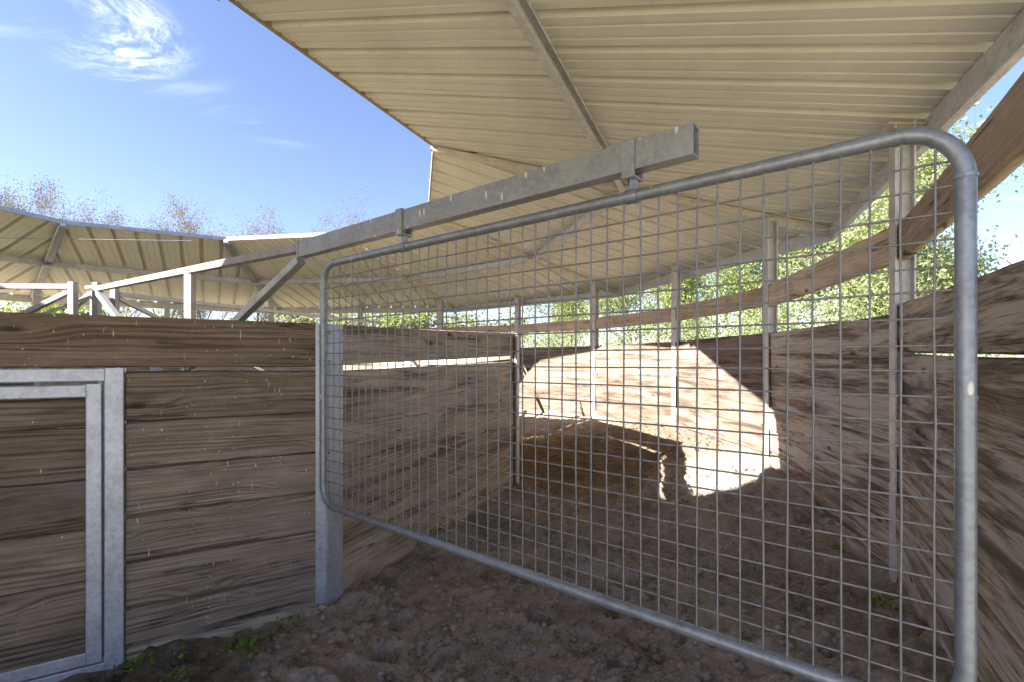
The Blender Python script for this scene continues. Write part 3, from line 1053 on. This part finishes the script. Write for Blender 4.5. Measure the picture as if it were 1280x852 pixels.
for i, (zb, zt) in enumerate([(1.425, 1.735), (1.163, 1.40), (0.928, 1.165), (0.698, 0.930), (0.453, 0.70), (0.213, 0.455), (-0.08, 0.215)]):
    plank('plank', lerp2(W[0], W[-1], 0.0), lerp2(W[0], W[-1], 0.99), zb, zt, TH, WOOD_MID, dv2, seed=140 + i, dz=-0.06 if i == 0 else 0.0)
for kk in (1, 2, 3):
    a, b = pol(kk, RW), pol(kk + 1, RW)
    dv3 = thing('plank_wall', 'inner plank wall on the hidden far side of the yard', 'plank wall', (*lerp2(a, b, 0.5), 0), group='hidden inner plank walls')
    for i, (zb, zt) in enumerate([(1.398, 1.70), (1.163, 1.40), (0.928, 1.165), (0.698, 0.930), (0.453, 0.70), (0.213, 0.455), (-0.08, 0.215)]):
        plank('plank', lerp2(a, b, 0.0), lerp2(a, b, 1.0), zb, zt, TH, WOOD_MID, dv3, seed=170 + kk * 10 + i, seg=4)
p2 = thing('wall_post', 'thin galvanised channel post ending the divider planks in the far stall', 'post', (*W[0], 0))
profile_bar('channel', (W[0][0] + 0.012, W[0][1] - 0.02, -0.1), (W[0][0] + 0.012, W[0][1] - 0.02, 1.74), hsec(0.075, 0.085, 0.007, 0.007), GALV_PALE, p2, up=(dir0.y, -dir0.x, 0))
profile_bar('edge_strip', (W[0][0] - 0.008, W[0][1] - 0.075, -0.05), (W[0][0] - 0.008, W[0][1] - 0.075, 1.735), rect(0.022, 0.022, 0.003), DARK, p2, up=(dir0.y, -dir0.x, 0))

# ------------------------------------------------------------------ centre trusses


def tube(name, p0, p1, s, mat, parent, h=None):
    return profile_bar(name, p0, p1, rect(s, h or s, 0.003), mat, parent)


def hollow_beam(name, p0, p1, wd, h, mat, parent, wall_t=0.005):
    a, b = wd / 2, h / 2
    o = profile_bar(name, p0, p1, [(-a, -b), (a, -b), (a, b), (-a, b)], mat, parent, caps=False)
    me = o.data
    bm = bmesh.new()
    bm.from_mesh(me)
    bm.verts.ensure_lookup_table()
    L = (Vector(p1) - Vector(p0)).length
    ai, bi = a - wall_t, b - wall_t
    nv = [bm.verts.new((x, y, z)) for x in (-L / 2, L / 2) for y, z in ((-ai, -bi), (ai, -bi), (ai, bi), (-ai, bi))]
    ov = list(bm.verts)[:8]
    for i in range(4):
        j = (i + 1) % 4
        bm.faces.new((nv[j], nv[i], nv[4 + i], nv[4 + j]))
        bm.faces.new((ov[j], ov[i], nv[i], nv[j]))
        bm.faces.new((ov[4 + i], ov[4 + j], nv[4 + j], nv[4 + i]))
    bm.normal_update()
    bm.to_mesh(me)
    bm.free()
    return o


GL, GR_ = Vector((-1.10, 2.85, 0)), Vector((1.044, 1.125, 0))
gdir = (GR_ - GL).normalized()
glen = (GR_ - GL).length
gn = Vector((gdir.y, -gdir.x, 0))          # toward the camera side: (-, -)
BZ = 2.118


def gp(s, z, off=0.0):
    p = GL + gdir * s + gn * off
    return (p.x, p.y, z)


B0, B1 = -0.24, 0.778 * glen
tr = thing('gate_truss', 'galvanised truss whose long beam overhangs from the yard centre and carries the gate', 'truss', (-4.5, 5.3, 0))
bm_o = hollow_beam('beam', gp(B0, BZ), gp(B1, BZ + 0.004), 0.055, 0.096, GALV_BEAM, tr)
tube('end_plate', gp(B0 - 0.012, BZ), gp(B0 - 0.001, BZ), 0.062, GALV, tr, 0.11)
tube('top_chord', gp(B0 - 0.013, BZ + 0.012), (-4.47, 5.28, 2.205), 0.052, GALV_TRUSS, tr)
tube('lower_brace', gp(B0 - 0.02, BZ - 0.06), (-4.45, 5.26, 0.42), 0.052, GALV, tr)
c0 = Vector(gp(B0, 0))
hubv = Vector((-4.47, 5.28, 0))
dh = (hubv - c0)
for f, top, bot in ((0.41, 2.13, 1.36),):
    p = c0 + dh * f
    tube('vertical_strut', (p.x, p.y, bot), (p.x, p.y, top), 0.062, GALV_TRUSS, tr)
tube('hub_post', (-4.5, 5.3, -0.13), (-4.5, 5.3, 2.275), 0.062, GALV_TRUSS, tr)
tube('upper_brace', (-4.45, 5.262, 2.16), (-4.5 + 0.81 * 4.0, 5.3 - 0.58 * 4.0, 0.2), 0.055, GALV_TRUSS, tr)

t2 = thing('gate_truss', 'pale truss running away to the right from the yard centre, low over the fence', 'truss', (-4.6, 5.66, 0))
tube('hub_post', (-4.6, 5.66, -0.13), (-4.6, 5.66, 2.27), 0.065, GALV_TRUSS, t2)
tube('top_chord', (-4.585, 5.70, 2.20), (-2.78, 10.2, 2.20), 0.05, GALV, t2)
tube('upper_brace', (-4.58, 5.70, 2.15), (-2.95, 9.8, 0.2), 0.045, GALV, t2)
t3 = thing('gate_truss', 'pale truss running off to the left edge from the yard centre', 'truss', (-4.67, 5.2, 0))
tube('hub_post', (-4.67, 5.2, -0.13), (-4.67, 5.2, 2.265), 0.065, GALV_TRUSS, t3)
tube('top_chord', (-4.71, 5.2, 2.215), (-9.6, 5.26, 2.245), 0.055, GALV_TRUSS, t3)
tube('upper_brace', (-4.71, 5.2, 2.16), (-9.0, 5.25, 0.1), 0.05, GALV_TRUSS, t3)
t4 = thing('hub_frame', 'short post at the yard centre with two slanting braces', 'frame', (-4.74, 5.55, 0))
tube('hub_post', (-4.74, 5.55, -0.13), (-4.74, 5.55, 2.22), 0.06, GALV_TRUSS, t4)
tube('brace', (-4.78, 5.56, 2.20), (-8.3, 6.65, 0.2), 0.05, GALV_TRUSS, t4)
tube('brace', (-4.75, 5.51, 2.15), (-4.75 - 1.5, 5.5 - 2.9, 0.3), 0.035, GALV_TRUSS, t4)
tube('tie', (-4.70, 5.40, 2.235), (-4.53, 5.32, 2.235), 0.03, CREAM, t4)

# ------------------------------------------------------------------ mesh gate
gate = thing('mesh_gate', 'big galvanised tube gate filled with square wire mesh hanging under the beam', 'gate', (*GL.xy, 0.6))
GZ0, GZ1 = 0.608, 1.994
RT = 0.0200
rc = 0.125


def arc(cx, cz, a0, a1, n=8):
    return [(cx + rc * math.cos(a0 + (a1 - a0) * i / n), cz + rc * math.sin(a0 + (a1 - a0) * i / n)) for i in range(n + 1)]


path2 = arc(glen - rc, GZ1 - rc, PI / 2, 0) + arc(glen - rc, GZ0 + rc, 0, -PI / 2) + arc(rc, GZ0 + rc, -PI / 2, -PI) + arc(rc, GZ1 - rc, PI, PI / 2)
pts = [Vector(gp(s, z)) for s, z in path2]
pts.append(pts[0].copy())
vs, fs = tube_path(pts, RT, 16, cap=False)
fr = link('frame_tube', mesh_of([v - gate.location for v in map(Vector, vs)], fs), GALV_TUBE, gate, True)
# weld collars where the bends meet the straight tubes
for (s, z, hor) in ((glen - rc, GZ1, 1), (rc, GZ1, 1), (rc, GZ0, 1), (glen, 1.365, 0), (glen, GZ1 - rc, 0), (0, GZ1 - rc, 0)):
    a = gp(s - 0.004, z) if hor else gp(s, z - 0.004)
    b = gp(s + 0.004, z) if hor else gp(s, z + 0.004)
    o = profile_bar('weld_ring', a, b, circ(RT + 0.0022, 16), GALV_TUBE, gate)
# wires: verticals on the camera side, horizontals behind; shared mesh data
PITCH = 0.0615
WR = 0.0030


def wire_mesh(L, seed):
    R = random.Random(seed)
    P = [Vector((L * (i / 6 - 0.5), R.uniform(-1, 1) * 0.0022, R.uniform(-1, 1) * 0.0022)) for i in range(7)]
    v, f = tube_path(P, WR, 6, cap=False)
    me = mesh_of(v, f, 'wire')
    me.materials.append(GALV_WIRE)
    for p in me.polygons:
        p.use_smooth = True
    return me


VL = GZ1 - GZ0 - 2 * RT + 0.03
vm = [wire_mesh(VL, s) for s in range(4)]
hm = [wire_mesh(glen - 2 * RT + 0.03, 10 + s) for s in range(4)]
ang = math.atan2(gdir.y, gdir.x)
nvw = int((glen - 0.08) / PITCH)
s0 = (glen - (nvw) * PITCH) / 2
for i in range(nvw + 1):
    s = s0 + i * PITCH + random.uniform(-0.0015, 0.0015)
    o = link('vertical_wire', vm[i % 4], None, gate)
    cut = 0.0
    p = Vector(gp(s, (GZ0 + GZ1) / 2, WR)) - gate.location
    o.matrix_local = Matrix.Translation(p) @ Matrix.Rotation(ang, 4, 'Z') @ Matrix.Rotation(rad(90) + random.uniform(-1, 1) * 0.0015, 4, 'Y')
nh = 21
z0 = GZ0 + 0.075
for i in range(nh + 1):
    z = GZ1 - 0.079 - i * PITCH + random.uniform(-0.001, 0.001)
    if z < GZ0 + 0.02:
        break
    o = link('horizontal_wire', hm[i % 4], None, gate)
    p = Vector(gp(glen / 2, z, -WR)) - gate.location
    o.matrix_local = Matrix.Translation(p) @ Matrix.Rotation(ang, 4, 'Z') @ Matrix.Rotation(random.uniform(-1, 1) * 0.0008, 4, 'Y')
# hangers: strap round the beam, bolt and pipe clamp


def px_to_s(px):
    u = (px - 640) / 611.1
    f = (2.85 * u + 1.10) / (2.144 + 1.725 * u)
    return f * glen


for s in (0.734, 1.93):
    sw = 0.045
    for off in (-0.0315, 0.0315):
        profile_bar('hanger_strap', gp(s - sw / 2, BZ - 0.004, off), gp(s + sw / 2, BZ - 0.004, off), rect(0.006, 0.118, 0.001), GALV_BEAM, gate)
    profile_bar('hanger_strap', gp(s - sw / 2, BZ + 0.0545, 0), gp(s + sw / 2, BZ + 0.0545, 0), rect(0.068, 0.006, 0.001), GALV_BEAM, gate)
    profile_bar('hanger_strap', gp(s - sw / 2, BZ - 0.0665, 0), gp(s + sw / 2, BZ - 0.0665, 0), rect(0.072, 0.007, 0.001), GALV_BEAM, gate)
    profile_bar('hanger_bolt', gp(s - 0.004, BZ - 0.066), gp(s - 0.004, BZ - 0.088), circ(0.011, 6), RUST, gate)
    profile_bar('hanger_tab', gp(s + 0.004, BZ - 0.07), gp(s + 0.004, GZ1 + 0.01), rect(0.03, 0.010, 0.001), GALV_TUBE, gate)
    profile_bar('pipe_clamp', gp(s - 0.022, GZ1), gp(s + 0.022, GZ1), circ(RT + 0.0045, 18), GALV_TUBE, gate)

# ------------------------------------------------------------------ stick leaning on the far wall, weeds
st = thing('leaning_stick', 'two thin grey sticks leaning together on the sunlit back wall', 'stick', (0.6, 9.7, 0.3))


def stick(name, pts, r, mat, parent, n=7):
    v, f = tube_path([Vector(p) - parent.location for p in pts], r, n)
    return link(name, mesh_of(v, f), mat, parent, True)


STICK = plain('grey_stick', (0.20, 0.155, 0.11), 0.9)
stick('stick', [(0.24, 9.93, 1.33), (0.47, 9.80, 0.80), (0.64, 9.66, 0.40)], [0.014, 0.018, 0.016], STICK, st)
stick('stick', [(0.20, 9.90, 1.24), (0.435, 9.78, 0.78), (0.62, 9.64, 0.40)], [0.012, 0.015, 0.016], STICK, st)
stick('twig', [(0.63, 9.66, 0.42), (0.48, 9.6, 0.34), (0.32, 9.55, 0.30)], [0.012, 0.009, 0.004], STICK, st)
stick('twig', [(0.61, 9.66, 0.40), (0.55, 9.55, 0.33), (0.50, 9.5, 0.30)], [0.010, 0.007, 0.004], STICK, st)


def leaf_quads(P, size, rngl, aspect=2.0, droop=0.3):
    """many small folded leaves: P (n,3) -> verts, faces arrays"""
    n = len(P)
    d = rngl.normal(size=(n, 3))
    d[:, 2] -= droop
    d /= np.linalg.norm(d, axis=1)[:, None]
    u = np.cross(d, rngl.normal(size=(n, 3)))
    u /= np.linalg.norm(u, axis=1)[:, None] + 1e-9
    s = size * (0.6 + 0.8 * rngl.random(n))[:, None]
    a = P
    tip = P + d * s * aspect
    m = P + d * s * aspect * 0.45
    nn = np.cross(d, u)
    l = m + u * s * 0.5 + nn * s * 0.12
    r = m - u * s * 0.5 + nn * s * 0.12
    V = np.stack([a, l, tip, r], 1).reshape(-1, 3)
    F = np.arange(n * 4).reshape(n, 4)
    return V, F


def quad_mesh(name, V, F):
    me = bpy.data.meshes.new(name)
    me.vertices.add(len(V)); me.vertices.foreach_set('co', np.asarray(V, float).ravel())
    me.loops.add(F.size); me.loops.foreach_set('vertex_index', F.ravel())
    k = F.shape[1]
    me.polygons.add(len(F)); me.polygons.foreach_set('loop_start', np.arange(0, F.size, k))
    me.polygons.foreach_set('loop_total', np.full(len(F), k))
    me.update(calc_edges=True)
    return me


WEEDS = [(-1.22, 2.62, 16, 'weed tuft closest to the corner post foot'), (-1.42, 2.50, 24, 'leafiest weed at the foot of the left wall'), (-1.30, 2.40, 26, 'spreading weed out on the dirt before the left wall'),
         (-1.62, 2.44, 12, 'tiny weed near the middle of the left wall foot'), (-1.78, 2.32, 14, 'weed sprout right of the door frame foot'), (-1.55, 2.26, 10, 'small weed lying in dark soil at the bottom edge'),
         (-0.60, 3.95, 14, 'weed under the gate at the foot of the divider planks'), (-0.75, 3.75, 10, 'weed seedling behind the gate bottom tube at left'), (2.35, 3.55, 16, 'weed beside the right wall post behind the mesh'), (1.95, 2.6, 14, 'weed behind the lower right mesh by the wall foot'), (1.6, 4.6, 8, 'lone weed in the middle of the shaded far stall')]
for i, (x, y, n, lab) in enumerate(WEEDS):
    rl = np.random.default_rng(500 + i)
    z = float(ground_height(np.array([x]), np.array([y]))[0])
    o = thing('weed', lab, 'weed', (x, y, z), group='small weeds on the stall floor')
    P = rl.normal(size=(n * 3, 3)) * np.array([0.045, 0.045, 0.0])
    P[:, 2] = 0.008 + 0.045 * rl.random(n * 3)
    V, F = leaf_quads(P, 0.016, rl, 1.4, -0.2)
    link('leaves', quad_mesh('weed_leaves', V, F), WEED, o)
    sv, sf_ = [], []
    for q in range(5):
        b = len(sv)
        tip = P[q * 3]
        v, f = tube_path([(0, 0, -0.01), tuple(tip * np.array([0.5, 0.5, 0.7])), tuple(tip)], [0.002, 0.0015, 0.001], 4)
        sv += v
        sf_ += [tuple(j + b for j in ff) for ff in f]
    link('stem', mesh_of(sv, sf_), WEED, o)

# ------------------------------------------------------------------ trees and bushes


def limbs(seed, h, levels=3, spread=0.55, r0=0.14, nchild=5, up=0.35, lean=0.0):
    """recursive branch skeleton; returns list of (points, radii) and tip points"""
    R = random.Random(seed)
    out, tips = [], []

    def grow(p, d, L, r, lv):
        n = 5 if lv > 1 else 3
        P, RR = [p.copy()], [r]
        for i in range(n):
            d = (d + Vector((R.gauss(0, 1), R.gauss(0, 1), R.gauss(0, 0.6))) * 0.13 + Vector((0, 0, up * 0.12))).normalized()
            p = p + d * L / n
            P.append(p.copy())
            RR.append(r * (1 - 0.75 * (i + 1) / n))
        out.append((P, RR))
        if lv == 0:
            tips.extend(P[2:])
            return
        tips.append(P[-1])
        m = nchild if lv < levels else nchild + 2
        for c in range(m):
            f = 0.28 + 0.72 * (c + R.random()) / m
            k = min(int(f * n), n - 1)
            q = P[k].lerp(P[k + 1], f * n - k)
            az = R.random() * 6.283
            side = Vector((math.cos(az), math.sin(az), R.uniform(-0.1, 0.5)))
            nd = (d * (1 - spread) + side * spread + Vector((0, 0, up * 0.3))).normalized()
            grow(q, nd, L * R.uniform(0.42, 0.62), max(RR[k] * 0.55, 0.0075), lv - 1)
    grow(Vector((0, 0, -0.2)), Vector((lean, 0, 1)).normalized(), h * 0.72, r0, levels)
    return out, tips


def branch_mesh(parts, sides=5):
    sv, sf_ = [], []
    for P, RR in parts:
        b = len(sv)
        v, f = tube_path(P, RR, sides, cap=False)
        sv += v
        sf_ += [tuple(j + b for j in ff) for ff in f]
    return mesh_of(sv, sf_)


def tree(name, label, x, y, h, seed, leaf, nleaf, size, spread, group, cat='tree', r0=0.12, levels=3, sig=0.35, droop=0.4, nchild=5, z0=-0.13):
    o = thing(name, label, cat, (x, y, z0), group=group)
    parts, tips = limbs(seed, h, levels, spread, r0, nchild)
    trunk = branch_mesh(parts[:1], 8)
    link('trunk', trunk, BARK, o, True)
    link('branches', branch_mesh(parts[1:], 3 if levels > 3 else 4), BARK, o)
    rl = np.random.default_rng(seed)
    T = np.array([t[:] for t in tips])
    if nleaf:
        # clumps: some branch ends carry many leaves, some few, so gaps stay open
        wgt = rl.random(len(T)) ** 3
        pick = rl.choice(len(T), nleaf, p=wgt / wgt.sum())
        P = T[pick] + rl.normal(size=(nleaf, 3)) * sig * np.array([1, 1, 0.8])
        P = P[P[:, 2] > 0.25]
        V, F = leaf_quads(P, size, rl, 1.9, droop)
        link('crown', quad_mesh('crown', V, F), leaf, o)
    return o


def bush(label, x, y, w_, h, seed, leaf, n, size, group):
    o = thing('bush', label, 'bush', (x, y, -0.13), group=group)
    rl = np.random.default_rng(seed)
    nc = 16
    cen = rl.normal(size=(nc, 3)) * np.array([w_ * 0.28, w_ * 0.22, 0])
    cen[:, 2] = h * (0.25 + 0.6 * rl.random(nc))
    pick = rl.integers(0, nc, n)
    P = cen[pick] + rl.normal(size=(n, 3)) * np.array([0.30, 0.30, 0.26]) * (w_ / 3.0) ** 0.5
    P = P[P[:, 2] > 0.05]
    V, F = leaf_quads(P, size, rl, 1.5, 0.1)
    link('crown', quad_mesh('crown', V, F), leaf, o)
    parts = []
    for c in cen:
        parts.append(([Vector((c[0] * 0.15, c[1] * 0.15, -0.1)), Vector(c * np.array([0.6, 0.6, 0.5])), Vector(c)], [0.03, 0.02, 0.006]))
    link('stems', branch_mesh(parts, 4), BARK, o)
    return o


def at(px, Y):
    return (px - 640) / 611.1 * Y


G1 = 'leafy trees beyond the outer wall'
RT_SPEC = [
    (1182, 11.0, 4.7, LEAF_LIGHT, 'slim pale green tree seen right of the gate corner below the rail'),
    (1112, 10.5, 5.3, LEAF_LIGHT, 'pale green tree behind the nearest steel post'),
    (1075, 11.5, 6.8, LEAF_LIGHT, 'tall light green tree filling the gap right of the second post'),
    (1005, 13.5, 6.8, LEAF_MID, 'greener tree just right of the second post from the right'),
    (930, 15.0, 6.5, LEAF_LIGHT, 'light green tree just left of the second post from the right'),
    (860, 16.5, 6.5, LEAF_MID, 'green tree behind the third post from the right'),
    (790, 18.0, 6.0, LEAF_LIGHT, 'light green tree between the third and fourth posts'),
    (715, 20.0, 6.0, LEAF_MID, 'green tree beyond the leaning stick above the outer rail'),
]
for i, (px, Y, h, lf, lab) in enumerate(RT_SPEC):
    tree('leafy_tree', lab, at(px, Y), Y, h, 40 + i, lf, 18000, 0.043, 0.34 if i == 0 else (0.42 if i == 1 else 0.6), G1, r0=0.10, sig=0.19 if i == 0 else 0.25, nchild=5)
for i, (px, Y, lab) in enumerate([(1105, 9.8, 'leafy bush low behind the nearest steel post'), (1010, 11.0, 'leafy bush below the rail right of the second post'), (905, 13.0, 'leafy bush below the rail left of the second post'), (800, 15.0, 'leafy bush behind the sunlit back wall top'), (700, 17.5, 'leafy bush above the far wall end')]):
    bush(lab, at(px, Y), Y, 3.4, 3.2, 300 + i, LEAF_LIGHT, 10000, 0.04, 'bushes beyond the outer wall')
# bare shrub at the right edge
tree('bare_tree', 'leafless twiggy tree at the right edge above the wall', at(1285, 17.0), 17.0, 6.0, 77, None, 0, 0.1, 0.5, None, r0=0.07, levels=3, nchild=6)

G2 = 'sparse brown trees beyond the far roof'
for i, (px, Y, ytop, lab) in enumerate([
        (8, 30, 236, 'sparse brown tree at the far left edge above the roof'), (58, 31, 254, 'sparse tree with ochre clusters left of the roof corner'), (98, 32, 258, 'sparse ochre tree just right of the roof corner'),
        (133, 30, 247, 'tallest round sparse tree among those right of the roof corner'), (196, 33, 264, 'sparse tree with grey twigs standing apart on its left'), (240, 33, 270, 'low sparse brownish tree left of the roof break'),
        (268, 34, 275, 'small grey sparse tree nearest left of the roof break'), (305, 33, 272, 'grey twiggy tree just right of the roof break'), (336, 34, 282, 'low grey twiggy tree over the pale roof edge'),
        (428, 36, 283, 'brownish tree peeping over the galvanised beam')]):
    h = EYE + (448.7 - ytop) / 611.1 * Y
    tree('sparse_tree', lab, at(px, Y), Y, h * 0.86, 120 + i, LEAF_BROWN, 13000, 0.040, 0.46, G2, r0=0.15, sig=0.26, nchild=5, levels=4)
G3 = 'hedge bushes beyond the far side of the ring'
HB = [(-5, 15.5, 3.6), (38, 15.2, 3.2), (80, 15.0, 3.8), (165, 16.5, 3.5), (270, 18.0, 3.25), (310, 17.8, 3.1), (385, 17.0, 3.7), (430, 17.0, 3.7), (475, 17.0, 3.8), (520, 17.5, 3.6), (570, 18.5, 3.6), (625, 19.5, 3.8)]
HL = ['at the left edge', 'left of the far dark post', 'darkest, between the left braces', 'right of the hub posts', 'small, left of the lower brace', 'smallest, touching the lower brace', 'right of the lower brace', 'behind the gate hinge tube', 'behind the left third of the mesh', 'behind the mesh above the divider middle', 'behind the mesh above the divider right half', 'beyond the far thin post']
for i, (px, Y, h) in enumerate(HB):
    bush('hedge bush under the far eave, ' + HL[i], at(px, Y), Y, 2.6, h, 600 + i, LEAF_MID if i in (2, 8) else LEAF_GREY, 3000, 0.075, G3)

# thin cable strung under the far roof
cb = link('cable', mesh_of(*tube_path([(-11.5, 7.6, 3.33), (-9.0, 8.3, 3.50), (-5.9, 9.0, 3.62)], 0.005, 5)), GALV, None)
tag(cb, 'thin pale cable strung across the front of the far left roof', 'cable')
